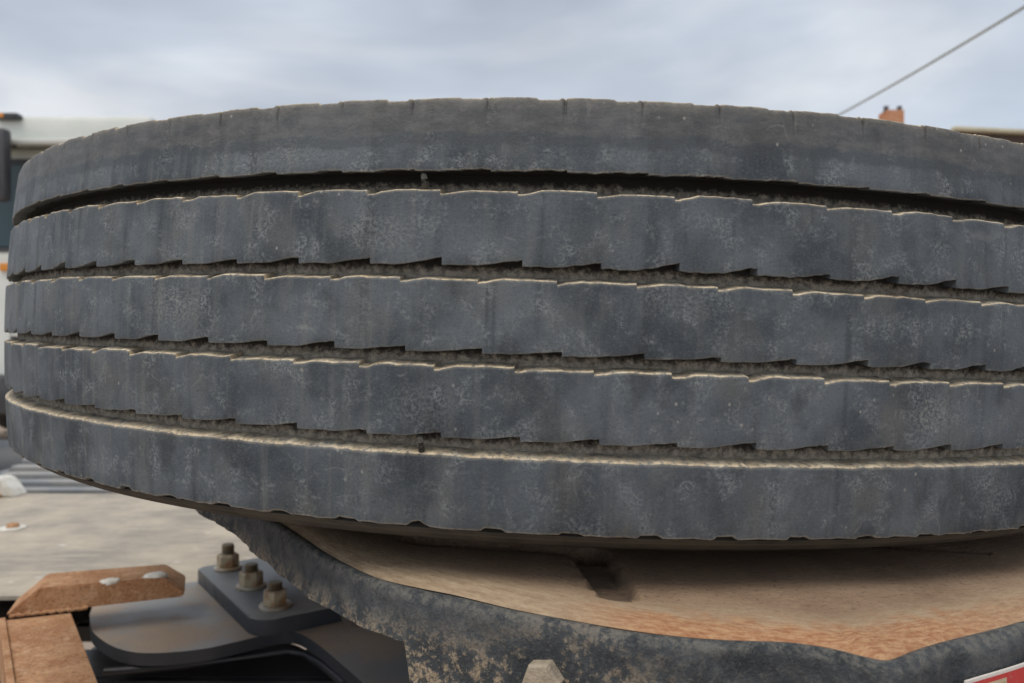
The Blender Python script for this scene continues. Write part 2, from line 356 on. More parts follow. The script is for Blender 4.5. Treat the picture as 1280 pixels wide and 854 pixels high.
def surf(name, th, r, h, dust_shade, matl, parent, smooth=38, close=True):
    """rows of radius r and height h over columns th -> one mesh"""
    nr, nc = r.shape
    X = r * np.sin(th); Y = -r * np.cos(th)
    co = np.stack([X, Y, h], 2).reshape(-1, 3)
    i = np.arange(nr - 1)[:, None]; j = np.arange(nc)[None, :]; j2 = (j + 1) % nc
    a = i * nc + j; b = i * nc + j2; c = (i + 1) * nc + j2; d = (i + 1) * nc + j
    F = np.stack([a, d, c, b], 2).reshape(-1, 4)
    me = bpy.data.meshes.new(name)
    me.vertices.add(len(co)); me.vertices.foreach_set('co', co.ravel())
    me.loops.add(F.size); me.loops.foreach_set('vertex_index', F.ravel().astype(np.int32))
    me.polygons.add(len(F)); me.polygons.foreach_set('loop_start', (np.arange(len(F)) * 4).astype(np.int32))
    me.update(calc_edges=True)
    tht = np.broadcast_to(th, (nr, nc)).ravel(); U = tht[F] * R0
    wrap = (U.max(1) - U.min(1)) > 1; U[wrap] = np.where(U[wrap] < 0, U[wrap] + 2 * math.pi * R0, U[wrap])
    # v follows the surface: height plus the distance pushed inwards
    V = (h - OFF + (crown(.02) - r) * .6).ravel()[F]
    uvl = me.uv_layers.new(name='UVMap'); uvl.data.foreach_set('uv', np.stack([U, V], 2).ravel())
    at_ = me.attributes.new('dust_shade', 'FLOAT', 'POINT'); at_.data.foreach_set('value', np.broadcast_to(dust_shade[:, None] if dust_shade.ndim == 1 else dust_shade, (nr, nc)).ravel().astype(np.float32))  # dust on the ribs; on groove_base low values give the painted shade
    me.polygons.foreach_set('use_smooth', np.ones(len(F), bool)); me.set_sharp_from_angle(angle=R_(smooth))
    me.validate(); return link(name, me, matl, parent)

tyre = empty('truck_tyre', CEN + AX * Z_PLATE, TILT.to_euler(), 'large worn black truck tyre lying flat on the dusty coupling plate', 'tyre')
OFF = -Z_PLATE                  # tyre heights below count from the mid-tread origin
GD = .0092
def rib(top, tph, tamp, bot, bph, bamp, seed, gdt=GD, gdb=GD):
    th = col_angles([tph, bph], [seed, seed + 1])
    nt_ = fr_noise(seed + 2, [140, 311, 620, 1171], [.00025, .0002, .00016, .00012]); nb = fr_noise(seed + 3, [150, 290, 640, 1211], [.00022, .0002, .00018, .00012])
    T = top + nt_(th) + (tamp * (saw(th, tph, 'top', seed) - .6) if tph is not None else 0)
    B = bot + nb(th) + (bamp * (saw(th, bph, 'bot', seed + 1) - .4) if bph is not None else 0)
    wob = fr_noise(seed + 4, [88, 61, 150, 23], [.00012, .00012, .00006, .0003])(th)
    tt = ((th - (tph or 0)) / PITCH) % 1.0; heel = .00009 * np.sin(tt * 2 * math.pi) 
    rows = [(-gdt, T + .0022, .5), (-.0028, T + .0006, .65), (-.0007, T + .0002, 1.0), (-.0002, T - .0002, 1.0), (0, T - .0005, .15), (0, T - .0015, .0)]
    R = [crown(T) + wob + heel + dr for dr, _, _ in rows]; H = [hh for _, hh, _ in rows]; D = [d for _, _, d in rows]
    for q in (.15, .3, .5, .7, .85):
        hh = (T - .0028) * (1 - q) + (B + .0014) * q; R.append(crown(hh) + wob + heel); H.append(hh); D.append(0)
    for dr, dh, d in [(0, .0010, 0), (-.00015, .0003, .1), (-.0006, 0, .0), (-gdb, .0018, 0)]:
        R.append(crown(B) + wob + heel + dr); H.append(B + dh); D.append(d)
    return surf('tread_rib', th, np.array(R), np.array(H) + OFF, np.array(D), M_RUB, tyre)
def p0(x): return x % PITCH
rib(.0773, p0(.0500), .0020, .0436, p0(.0555), .0027, 21, gdt=.0155)
rib(.0360, p0(.0172), .0020, .0030, p0(.0245), .0026, 31)
rib(-.0050, p0(.0517), .0021, -.0373, p0(.0595), .0022, 41)

def shoulder_top():
    seed = 51; bph = p0(.0236); sph = p0(.0192); lean = .0
    k = np.arange(NP) - NP // 2; ps = sph + k * PITCH
    ex = [ps + d for d in (-.0030, -.0014, -.0006, .0006, .0014, .0035, -.0275, -.0245, -.0065, -.0040)]
    th = col_angles([bph], [seed + 1], extra=ex)
    nb = fr_noise(seed + 3, [150, 290, 640, 1211], [.00022, .0002, .00018, .00012])(th); ntp = fr_noise(seed + 5, [40, 170, 420, 980], [.0003, .0003, .0002, .00015])(th)
    B = .0871 + nb + .0007 * saw(th, bph, 'bot', seed + 1)
    kk = np.round((th - sph) / PITCH).astype(int); rs = np.random.RandomState(5); deep = rs.uniform(.35, 1.0, NP)[kk % NP]; ln = rs.uniform(.006, .013, NP)[kk % NP]
    x = th - sph - kk * PITCH
    xn = np.where(x > .004, x - PITCH, x)
    notch = sstep((xn + .0275) / .003) * sstep((-.0038 - xn) / .0027)
    T = .1226 + ntp * .6 - .0011 * notch * rs.uniform(.4, 1.1, NP)[kk % NP]
    wob = fr_noise(seed + 4, [88, 61, 150, 23], [.00012, .00012, .00006, .0003])(th)
    sip = np.exp(-(x / .0009) ** 2) * .0016 * deep; step = .0007 * sstep((x + .0035) / .003) * (x < .0006)
    rows = []
    def row(hh, dr, d, s): rows.append((crown(hh) + wob + dr - sip * s - step * s, hh, d))
    row(T + .0003, -.012, 1, 0); row(T + .0001, -.0012, 1, 1); row(T - .0002, -.0005, .7, 1); row(T - .0009, -.0002, .15, 1); row(T - .0026, 0, .05, 1)
    for q in (.12, .24, .36): 
        hh = (T - .0026) * (1 - q) + (B + .0014) * q; row(hh, 0, 0, np.clip(1 - q * .032 / ln * 1.0, 0, 1))
    for q in (.5, .65, .8, .9): row((T - .0026) * (1 - q) + (B + .0014) * q, 0, 0, 0)
    for dr, dh, d in [(0, .0010, 0), (-.00015, .0003, .25), (-.0006, 0, 0), (-.0155, .0028, 0)]: rows.append((crown(B) + wob + dr, B + dh, d))
    R = np.array([a for a, _, _ in rows]); H = np.array([np.broadcast_to(b, th.shape) for _, b, _ in rows]); D = np.array([c for _, _, c in rows], float)
    surf('tread_rib', th, R, H + OFF, D, M_RUB, tyre)
shoulder_top()
def shoulder_bottom():
    seed = 61; nph = p0(.0275); k = np.arange(NP) - NP // 2; ps = nph + k * PITCH
    th = col_angles([None], [0], extra=[ps + d for d in (-.001, .0006, .0025, .017, .0195, .0215, .023)])
    nt_ = fr_noise(seed + 2, [90, 311, 620, 1171], [.0003, .00028, .0002, .00015])(th); nb = fr_noise(seed + 3, [150, 290, 640, 1211], [.00025, .0002, .00018, .00012])(th)
    kk = np.floor((th - nph + .002) / PITCH).astype(int); x = th - nph - kk * PITCH; rs = np.random.RandomState(8); dp = rs.uniform(.5, 1.2, NP)[kk % NP]
    notch = sstep((x + .001) / .0035) * sstep((.023 - x) / .006) * dp
    T = -.0458 + nt_; B = -.0815 + nb + .0014 * notch
    chip = np.exp(-((th + .177) / .006) ** 4); B = B + chip * .0016
    wob = fr_noise(seed + 4, [88, 61, 150, 23], [.00012, .00012, .00006, .0003])(th)
    rows = [(-GD, T + .0028, .5), (-.0028, T + .0008, .75), (-.0008, T + .0002, 1.0), (-.0003, T - .0003, 1.0), (0, T - .0007, .2), (0, T - .0020, 0)]
    R = [crown(T) + wob + a for a, _, _ in rows]; H = [b for _, b, _ in rows]; D = [c for _, _, c in rows]
    for q in (.15, .3, .5, .7, .85):
        hh = (T - .0026) * (1 - q) + (B + .0014) * q; R.append(crown(hh) + wob); H.append(hh); D.append(0)
    for dr, dh, d in [(0, .0014, 0), (-.0003, .0005, .3), (-.0013, 0, 0), (-.012, -.0006, .05)]: R.append(crown(B) + wob + dr); H.append(B + dh); D.append(d)
    surf('tread_rib', th, np.array(R), np.array(H) + OFF, np.array(D), M_RUB, tyre)
shoulder_bottom()
th = np.linspace(-math.pi, math.pi, 720, endpoint=False)
hs = np.sort(np.concatenate([np.linspace(.119, -.079, 150), [.0784, .0786, .0884, .0886]]))[::-1]
gdust_shade = np.max([np.clip(1.15 - (hs - T_) / w_, 0, 1) * (hs > T_ - .006) for T_, w_ in ((.0773, .0085), (.036, .0088), (-.005, .0088), (-.0458, .0095))], 0); z = np.zeros(720)  # dust low in each groove, fading up into painted shade
wv = fr_noise(71, [200, 430, 900], [.0004, .0003, .0002])(th)
surf('groove_base', th, np.array([crown(h) - .0086 + wv - (.0065 if .0785 < h < .0885 else 0) for h in hs]), np.array([h + z for h in hs]) + OFF, gdust_shade, M_GRV, tyre)
lo = [(.5005, -.0790), (.5065, -.0822), (.5045, -.0842), (.500, -.0872), (.494, -.0900), (.486, -.0922), (.470, -.0952), (.447, -.0995), (.425, -.1040), (.405, -.1068), (.375, -.1050), (.34, -.098), (.31, -.084), (.292, -.066), (.286, -.050), (.30, -.044), (.34, -.068), (.40, -.080), (.46, -.072), (.487, -.055)]
surf('sidewall', th, np.array([r + z for r, _ in lo]), np.array([h + z for _, h in lo]) + OFF, np.full(len(lo), .0), M_SIDE, tyre, 60)
up = [(.5000, .1190), (.5060, .1205), (.5050, .1226), (.5025, .1236), (.490, .1275), (.474, .1300), (.45, .1335), (.42, .1360), (.395, .1355), (.36, .130), (.32, .116), (.296, .098), (.286, .082), (.30, .076), (.34, .104), (.40, .115), (.46, .108), (.487, .085)]
surf('sidewall', th, np.array([r + z for r, _ in up[::-1]]), np.array([h + z for _, h in up[::-1]]) + OFF, np.full(len(up), .55), M_SIDE, tyre, 60)
li = [(.487, -.055), (.489, -.02), (.489, .05), (.487, .085)]
surf('inner_liner', th, np.array([r + z for r, _ in li]), np.array([h + z for _, h in li]) + OFF, np.full(4, .0), M_SIDE, tyre, 60)
def tp(thv, r, h): return Vector((r * math.sin(thv), -r * math.cos(thv), h + OFF))
for (t0, ha, hb, sgn) in ((-.183, .0868, .0775, 1), (-.177, -.0375, -.0462, 1)):      # slivers of mould flash bridging two grooves
    pts = [tp(t0 + .0035 * sgn * math.sin(q / 7 * 2.6) , crown(ha) - .0035 + .003 * math.sin(q / 7 * 3.1), ha + (hb - ha) * q / 7) for q in range(8)]
    link('rubber_flash', mesh_of(tube(bmesh.new(), pts, lambda q: .0013 + .0004 * math.sin(q * 3.1), 6), 'rubber_flash', 50), M_SIDE, tyre)

# ------------------------------------------------------------------ the fifth wheel coupling under it
coup = empty('fifth_wheel_coupling', CEN + AX * (Z_PLATE - .0), TILT.to_euler(), 'dented black coupling plate with dusty brown top and rust red rim under the tyre', 'coupling plate')
MI = (Matrix.Translation(CEN + AX * Z_PLATE) @ TILT.to_4x4()).inverted(); EYE = MI @ Vector((0, 0, HC))
def onplate(px, py, dz=0.0):
    d = MI.to_3x3() @ Vector(((px - 640) / FPX, 1, (427 - py) / FPX)); s = (dz - EYE.z) / d.z; q = EYE + d * s; return (q.x, q.y)
edge_px = [(349, 653), (393, 683), (430, 704), (470, 720), (515, 731), (560, 740), (630, 756), (700, 769), (780, 783), (840, 791), (900, 796), (960, 798), (1000, 800), (1035, 805), (1065, 812), (1095, 819), (1120, 822), (1140, 817), (1165, 807), (1200, 797), (1240, 787), (1280, 776)]
near = [onplate(*p) for p in edge_px]
left_pts = [onplate(245, 633, -.030), onplate(285, 664, -.029), onplate(330, 698, -.028)]
w2l = lambda x, y: tuple((MI @ Vector((x, y, HC - .12)))[:2])
ctrl = [w2l(-.36, 1.16), w2l(-.365, 1.0)] + [w2l(-.355, .88)] + left_pts + near[1:] + [w2l(.27, .372), w2l(.34, .43), w2l(.43, .53), w2l(.50, .66), w2l(.53, .82), w2l(.53, 1.02), w2l(.47, 1.2), w2l(.36, 1.33), w2l(.2, 1.4), w2l(0, 1.42), w2l(-.18, 1.38), w2l(-.3, 1.28)]
ctrl = np.array(ctrl)
# resample with a Catmull-Rom through the control points
def resample(P, n_per):
    out = []; n = len(P)
    for i in range(n):
        a, b, c, d = P[i - 1], P[i], P[(i + 1) % n], P[(i + 2) % n]; seg = np.linalg.norm(c - b); m = max(2, int(seg / n_per))
        for k in range(m):
            t = k / m; out.append(.5 * ((2 * b) + (-a + c) * t + (2 * a - 5 * b + 4 * c - d) * t * t + (-a + 3 * b - 3 * c + d) * t ** 3))
    return np.array(out)
OUT = resample(ctrl, .004); NO = len(OUT)
tang = np.roll(OUT, -1, 0) - np.roll(OUT, 1, 0); tang /= np.linalg.norm(tang, axis=1)[:, None]
nrm = np.stack([tang[:, 1], -tang[:, 0]], 1)
if ((OUT - OUT.mean(0)) * nrm).sum() < 0: nrm = -nrm
for _ in range(6): nrm = (nrm + np.roll(nrm, 1, 0) + np.roll(nrm, -1, 0)); nrm /= np.linalg.norm(nrm, axis=1)[:, None]
along = np.concatenate([[0], np.cumsum(np.linalg.norm(np.diff(OUT, axis=0), axis=1))])
CTR = OUT.mean(0)
# top plate
inset = OUT - nrm * .006
dist_c = np.linalg.norm(inset - CTR, axis=1)
offs = np.concatenate([[0, .0015, .003, .005, .008], np.arange(.010, .13, .0016), np.arange(.132, .2, .004), np.arange(.2, .5, .02)])
rows = []; edg = []
for o_ in offs:
    f = np.clip(o_ / dist_c, 0, .97)[:, None]; rows.append(inset * (1 - f) + CTR * f); edg.append(np.full(NO, o_))
P = np.array(rows); E_ = np.array(edg)
def segd(P, a, b):
    a = np.array(a); b = np.array(b); ab = b - a; t = np.clip(((P - a) @ ab) / (ab @ ab), 0, 1); return np.linalg.norm(P - a - t[..., None] * ab, axis=-1), t
Zt = -.0035 * np.exp(-E_ / .006) + .0006 * np.sin(P[..., 0] * 37 + 1) * np.sin(P[..., 1] * 29)
d_, t_ = segd(P, onplate(735, 692), onplate(772, 742))                    # grease channel running out to the rim
wd = .0115 - .002 * t_; Zt = Zt - .0045 * sstep((wd - d_) / .0016); grease = sstep((wd + .001 - d_) / .002)
d_, t_ = segd(P, onplate(1020, 680), onplate(1235, 691)); Zt = Zt - .0014 * sstep((.003 - d_) / .002); grease = np.maximum(grease, .7 * sstep((.003 - d_) / .002))
Zt = Zt - .0045 * sstep((.0085 - segd(P, onplate(520, 676), onplate(735, 690))[0]) / .002)
smo = OUT.copy()
for _ in range(260): smo = (smo + np.roll(smo, 1, 0) + np.roll(smo, -1, 0)) / 3
bulge = ((OUT - smo) * nrm).sum(1); bulge -= np.median(bulge[OUT[:, 1] < CTR[1]])
EA = E_ + np.clip(-bulge, -.016, .016)[None, :] * np.exp(-E_ / .09)
xs = P[..., 0]
red = sstep((xs - (-.03)) / .05) * (1 - .45 * sstep((xs - .14) / .06))
bm = None
def gridmesh(name, P3, matl, parent, attrs, smooth=45, flip=False):
    nr, nc = P3.shape[:2]; i = np.arange(nr - 1)[:, None]; j = np.arange(nc)[None, :]; j2 = (j + 1) % nc
    q = [i * nc + j, i * nc + j2, (i + 1) * nc + j2, (i + 1) * nc + j]
    if flip: q = q[::-1]
    F = np.stack(q, 2).reshape(-1, 4)
    me = bpy.data.meshes.new(name); me.from_pydata(P3.reshape(-1, 3).tolist(), [], F.tolist())
    for k_, v_ in attrs.items():
        a_ = me.attributes.new(k_, 'FLOAT', 'POINT'); a_.data.foreach_set('value', np.ascontiguousarray(v_, dtype=np.float32).ravel())
    b_ = bmesh.new(); b_.from_mesh(me); bmesh.ops.recalc_face_normals(b_, faces=b_.faces); b_.to_mesh(me); b_.free()
    me.polygons.foreach_set('use_smooth', np.ones(len(me.polygons), bool)); me.set_sharp_from_angle(angle=R_(smooth))
    return link(name, me, matl, parent)
gridmesh('top_plate', np.concatenate([P, Zt[..., None]], 2), M_TOP, coup, dict(edge=EA, grease=grease, red=red, along=np.broadcast_to(along, E_.shape)))
# skirt: rolled lip, rough cast wall, notched lower edge
xo = OUT[:, 0]; ang_px = onplate(517, 735)[0]
front = OUT[:, 1] < CTR[1]
deep = np.where(front & (xo > ang_px) , .058, .040)
deep = np.where(front, .027 + .019 * sstep((xo - (ang_px - .001)) / .004), .04)
lowf = fr_noise(81, [1, 1, 1], [0, 0, 0])
rr = np.random.RandomState(3); ph = rr.rand(12) * 6.28
wob = sum(a * np.sin(along * f_ + ph[i]) for i, (f_, a) in enumerate([(31, .0012), (67, .0008), (140, .0005), (311, .0003)]))
prof = [(-.006, -.0036), (-.0035, -.0030), (-.0012, -.0042), (.0003, -.0068), (.0010, -.0095), (.0014, -.012)]
rowsP = []; dep = []
for n_, z_ in prof: rowsP.append(np.concatenate([OUT + nrm * (n_ + wob * min(1, -z_ / .01))[:, None], np.full((NO, 1), z_)], 1)); dep.append(np.full(NO, -z_ - .003))
for q in (.12, .26, .42, .58, .74, .88, 1.0):
    zz = -(.012 + (deep - .012) * q); bul = .0016 + .003 * q - .004 * (q > .95); rowsP.append(np.concatenate([OUT + nrm * (bul + wob)[:, None], zz[:, None]], 1)); dep.append(-zz)
for n_, q in ((-.006, 1.03), (-.014, 1.0), (-.015, .3)): rowsP.append(np.concatenate([OUT + nrm * n_, (-deep * q)[:, None]], 1)); dep.append(deep * q)
dep = np.array(dep); SP = np.array(rowsP)
lumps = sum(a * np.sin(SP[..., 0] * f1 + SP[..., 2] * f2 + p_) * np.sin(SP[..., 1] * f1 * .8 - SP[..., 2] * f2 * 1.3 + p_ * 2) for a, f1, f2, p_ in [(.0009, 90, 110, 1), (.0006, 190, 230, 2.2), (.0004, 420, 380, .4)])
SP[3:13, :, 0] += (lumps * nrm[:, 0])[3:13]; SP[3:13, :, 1] += (lumps * nrm[:, 1])[3:13]
dirt = np.clip(.06 + .95 * sstep((dep - .012) / .022) * (1 - .9 * sstep((xo + .02) / .09)) + .35 * np.exp(-((xo + .015) / .03) ** 2), 0, 1)
gridmesh('skirt', SP, M_SKIRT, coup, dict(depth=dep, dirt=dirt), 50)
def wall_at(px, py):
    """point of the skirt seen at a pixel: walk the ray until it crosses the outline"""
    d = MI.to_3x3() @ Vector(((px - 640) / FPX, 1, (427 - py) / FPX))
    k = np.argmin(np.abs((OUT[:, 0] - EYE.x) * d.y - (OUT[:, 1] - EYE.y) * d.x) + 10 * (~front)); s = (OUT[k, 1] - EYE.y) / d.y
    return k, EYE.z + d.z * s
k, zb = wall_at(686, 845)
Mb = Matrix.Translation((*(OUT[k] + nrm[k] * .004), zb)) @ Vector((nrm[k][0], nrm[k][1], 0)).to_track_quat('Z', 'Y').to_matrix().to_4x4()
bb = bmesh.new(); lathe(bb, [(.0088, -.004), (.0088, .0042), (.0078, .0055), (.004, .0058)], 6, Mb @ Matrix.Rotation(R_(12), 4, 'Z')); 
M_BOLT = simple('dusty_bolt_head', (.48, .40, .29), (.30, .25, .19), 130, .8, bs=.5)
part('hex_bolt', bb, M_BOLT, coup)
# red label on the skirt
def label_mat():
    m, t, b = mat('red_label_print', .45); uv = coords(t, 'UV'); sp = N(t, 'ShaderNodeSeparateXYZ'); L(t, uv, sp.inputs[0]); u, v = sp.outputs[0], sp.outputs[1]
    def inside(a, lo_, hi_): return mth(t, 'MULTIPLY', mth(t, 'GREATER_THAN', a, lo_), mth(t, 'LESS_THAN', a, hi_))
    red = mth(t, 'MULTIPLY', inside(u, .0014, .1), mth(t, 'GREATER_THAN', v, .0012))
    col = mixc(t, red, (.80, .74, .68), (.62, .06, .055))
    blk = mth(t, 'MULTIPLY', inside(u, .0135, .0285), inside(v, .0032, .021)); col = mixc(t, blk, col, (.62, .50, .34))
    st = mth(t, 'MULTIPLY', mth(t, 'GREATER_THAN', noise(t, coords(t, 'UV', (1500, 260, 1)), 1, 1), .53), mth(t, 'LESS_THAN', mth(t, 'FRACT', mth(t, 'MULTIPLY', v, 420)), .62))
    col = mixc(t, mth(t, 'MULTIPLY', mth(t, 'MULTIPLY', st, blk), mth(t, 'MULTIPLY', inside(u, .0142, .0278), inside(v, .0040, .02))), col, (.26, .2, .13))
    rr_ = mth(t, 'SQRT', mth(t, 'ADD', mth(t, 'POWER', mth(t, 'SUBTRACT', u, .0100), 2), mth(t, 'POWER', mth(t, 'SUBTRACT', v, .0062), 2)))
    col = mixc(t, inside(rr_, .0019, .0026), col, (.78, .42, .36))
    n = noise(t, uv, 400, 4, .7); col = mixc(t, ramp(t, n, .55, .75, 0, .5), col, (.6, .42, .33)); L(t, col, b.inputs['Base Color']); return m
k0, z0 = wall_at(1192, 853); k1, z1 = wall_at(1279, 830)
stp = 1 if k1 > k0 else -1; ks = [(k0 + stp * i) % NO for i in range(abs(k1 - k0) + 14)]
zt = (z0 + z1) / 2 + .0035
bl = bmesh.new(); uvl = bl.loops.layers.uv.new('UVMap'); ra = []
for k in ks:
    b_ = OUT[k] + nrm[k] * .0062; ra.append((bl.verts.new((*b_, zt)), bl.verts.new((*(OUT[k] + nrm[k] * .0074), zt - .034)), abs(along[k] - along[ks[0]]), bl.verts.new((*(OUT[k] + nrm[k] * .0052), zt)), bl.verts.new((*(OUT[k] + nrm[k] * .0058), zt - .034))))
def qf(vs, uvs):
    f = bl.faces.new(vs)
    for l_, q in zip(f.loops, uvs): l_[uvl].uv = q
for a, b in zip(ra, ra[1:]):
    qf((a[0], b[0], b[1], a[1]), ((a[2], 0), (b[2], 0), (b[2], .034), (a[2], .034))); qf((a[3], a[4], b[4], b[3]), ((0, 0),) * 4)
    qf((a[0], a[3], b[3], b[0]), ((0, 0),) * 4); qf((a[1], b[1], b[4], a[4]), ((0, 0),) * 4)
for a in (ra[0], ra[-1]): qf((a[0], a[1], a[4], a[3]), ((0, 0),) * 4)
lab = part('label', bl, label_mat(), coup); lab['label'] = 'red and white printed label with small cream text panel'
# pedestal block that carries the plate on the chassis, hidden under it
pb = bmesh.new(); box(pb, (.02, -.05, -.088), (.42, .30, .10), bev=.012); part('saddle_block', pb, M_BLACK, coup)

# ------------------------------------------------------------------ the truck's chassis below
chas = empty('truck_chassis', (0, 1.2, 0), None, 'black truck chassis with grey deck plate and bolted mounting plates below the tyre', 'truck chassis')
def cpart(name, bm, m, parent=chas, smooth=None):
    o = part(name, bm, m, None, smooth); o.parent = parent
    if parent is chas: o.matrix_parent_inverse = Matrix.Translation((0, -1.2, 0))
    return o
HM = .312                                                          # mounting plate, metres below the eye
px_m = [(112, 768), (113, 780), (117, 791), (137, 806), (165, 815), (204, 816), (255, 811), (297, 802), (339, 792), (361, 789.5), (372, 791), (383, 796), (398, 806), (423, 827), (454, 854), (520, 912)]
poly = [at(x, y, HM) for x, y in px_m]; pc = np.array(poly); poly = []
for i in range(1, len(pc) - 2):
    a_, b_, c_, d_ = pc[i - 1:i + 3]
    for k in range(5):
        t = k / 5; poly.append(tuple(.5 * ((2 * b_) + (-a_ + c_) * t + (2 * a_ - 5 * b_ + 4 * c_ - d_) * t * t + (-a_ + 3 * b_ - 3 * c_ + d_) * t ** 3)))
poly = [tuple(pc[0])] + poly + [tuple(pc[-2]), tuple(pc[-1])]
poly += [(.1, .52), (.6, .52), (.6, 1.25), (-.35, 1.16)] + [at(285, 721, HM), at(223, 731, HM), at(120, 744, HM)]
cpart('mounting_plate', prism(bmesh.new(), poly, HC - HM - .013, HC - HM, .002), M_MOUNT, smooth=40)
HP = .294                                                          # bolted pad on it
b1, b3 = Vector(at(285, 711, HP)), Vector(at(344, 759, HP)); dirv = (b3 - b1).normalized(); per = Vector((-dirv.y, dirv.x))
if per.x < 0: per = -per
A = b1 - dirv * .028 - per * .032; B = b3 + dirv * .036 - per * .034; Cc = B + per * .19 + dirv * .005; D = A + per * .19
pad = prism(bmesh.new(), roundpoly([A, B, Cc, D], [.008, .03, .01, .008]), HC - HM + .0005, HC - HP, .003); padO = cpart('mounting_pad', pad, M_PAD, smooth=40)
for i, (bxp, byp) in enumerate(((285, 711), (314, 734), (344, 759))):
    x, y = at(bxp, byp, HP); zb = HC - HP
    bo = empty('stud_bolt', (x, y, zb)); bo.parent = chas; bo.matrix_parent_inverse = Matrix.Translation((0, -1.2, 0)); bo.rotation_euler = (0, 0, (.2, 1.3, .75)[i])
    part('washer', lathe(bmesh.new(), [(.0165, .0), (.0175, .001), (.0175, .0032), (.0165, .004), (.013, .0042)], 32), M_WASH, bo, 40)
    part('nut', lathe(bmesh.new(), [(.0135, .0043), (.0138, .005), (.0138, .0175), (.0118, .0195), (.0085, .0198)], 6), M_NUT, bo)
    pr = [(.0078, .019)]; hz = .028 + .004 * (i == 0)
    for q in range(6): pr += [(.0082, .019 + (hz - .02) * q / 6 + .001), (.0070, .019 + (hz - .02) * (q + .5) / 6 + .001)]
    pr += [(.0070, hz)]
    part('stud', lathe(bmesh.new(), pr, 20), M_STUD, bo)
# lug beside the pad, gusset up to the saddle
cpart('gusset', bx((-.12, .86, HC - HM + .045), (.02, .16, .086), rz=.62, bev=.003), M_BLACK)
HD = .340
dk = [at(-260, 617, HD), at(420, 617, HD), (.55, 1.75), (.55, 1.08), (-.25, 1.08), at(223, 733, HD), at(60, 745, HD), (-1.5, 1.06)]
cpart('deck_plate', prism(bmesh.new(), dk, HC - HD - .006, HC - HD, .0015), M_DECK, smooth=40)
x, y = at(16, 661, HD)
db = empty('deck_bolt', (x, y, HC - HD)); db.parent = chas; db.matrix_parent_inverse = Matrix.Translation((0, -1.2, 0))
part('washer', lathe(bmesh.new(), [(.021, .0), (.0225, .001), (.021, .003), (.014, .0035)], 28), M_WHITE, db, 40)
part('bolt_head', lathe(bmesh.new(), [(.0115, .0033), (.0115, .007), (.009, .0095), (.004, .0105)], 6), M_RUST, db)
def crail(y, sgn):
    bm_ = bmesh.new(); box(bm_, (.0, y, .735), (5.4, .009, .24)); box(bm_, (.0, y + sgn * .0405, .851), (5.4, .072, .009)); box(bm_, (.0, y + sgn * .0405, .619), (5.4, .072, .009)); return bm_
cpart('rail', crail(.80, 1), M_BLACK); cpart('rail', crail(1.66, -1), M_BLACK)
# black web plate and pressed rim seen through the cut-out of the mounting plate
pw = roundpoly([at(118, 800, .35), at(365, 800, .35), at(470, 868, .35), at(80, 868, .35)], .03)
cpart('web_plate', prism(bmesh.new(), pw, HC - .362, HC - .3515, .002), M_BLACK, smooth=40)
rim_pts = [Vector((*at(x, y, .329), HC - .331)) for x, y in ((130, 838), (230, 829), (300, 820), (360, 812), (382, 816), (402, 828), (432, 852))]
cpart('rim_bead', tube(bmesh.new(), rim_pts, .0045, 8), M_BLACK, smooth=60)
for x in (-1.9, -.9, .35, 1.6): cpart('cross_member', bx((x, 1.23, .72), (.09, .845, .16), bev=.008), M_BLACK)
M_TYD = simple('dark_tyre_rubber', (.022, .022, .024), (.05, .048, .045), 20, .8); M_RIMW = simple('silver_rim_paint', (.35, .35, .36), (.25, .23, .21), 9, .45, .5)
for x in (.86, -2.25):
    cpart('axle', lathe(bmesh.new(), [(.06, -1.0), (.06, -.2), (.13, -.12), (.13, .12), (.06, .2), (.06, 1.0)], 20, Matrix.Translation((x, 1.23, .47)) @ Matrix.Rotation(R_(90), 4, 'X')), M_BLACK, smooth=40)
    for s in (-1, 1):
        w_ = empty('wheel', (x, 1.23 + s * .86, .47), (R_(90), 0, 0)); w_.parent = chas; w_.matrix_parent_inverse = Matrix.Translation((0, -1.2, 0))
        part('tyre', lathe(bmesh.new(), [(.27, -.12), (.33, -.145), (.41, -.145), (.455, -.12), (.47, -.10), (.47, -.045), (.46, -.042), (.46, -.034), (.47, -.03), (.47, .03), (.46, .034), (.46, .042), (.47, .045), (.47, .10), (.455, .12), (.41, .145), (.33, .145), (.27, .12), (.27, -.12)], 72, None, False), M_TYD, w_, 40)
        part('rim', lathe(bmesh.new(), [(.275, -.118), (.25, -.10), (.25, .05), (.12, .075), (.12, .1), (.275, .118)], 48, None, True), M_RIMW, w_, 40)
# suspension blocks tie the axles to the rails
for x in (.86, -2.25):
    for y in (.845, 1.615): cpart('spring_block', bx((x, y, .575), (.16, .09, .10), bev=.01), M_BLACK)

# ------------------------------------------------------------------ rusty bracket on the deck's near end
HB = .285
brk = empty('rusty_bracket', (*at(50, 780, HB), HC - HB - .03), None, 'rusty orange steel strap with chamfered crossbar welded to its end', 'bracket')
MBI = Matrix.Translation((*at(50, 780, HB), HC - HB - .03)).inverted()
def bpart(name, bm, m, smooth=None):
    o = part(name, bm, m, None, smooth); o.parent = brk; o.matrix_parent_inverse = MBI; return o
q0, q1 = Vector(at(7, 775, HB)), Vector(at(89, 766, HB)); q3 = Vector(at(19, 854, HB)); q2 = Vector(at(123, 854, HB))
e0 = q0 + (q3 - q0) * 2.2; e1 = q1 + (q2 - q1) * 2.2
bm_ = prism(bmesh.new(), [tuple(q0), tuple(q1), tuple(e1), tuple(e0)], HC - HB - .006, HC - HB, .0015)
bpart('strap', bm_, M_RUST, 40)
lipd = Vector((q0.y - e0.y, -(q0.x - e0.x))).normalized() * .006
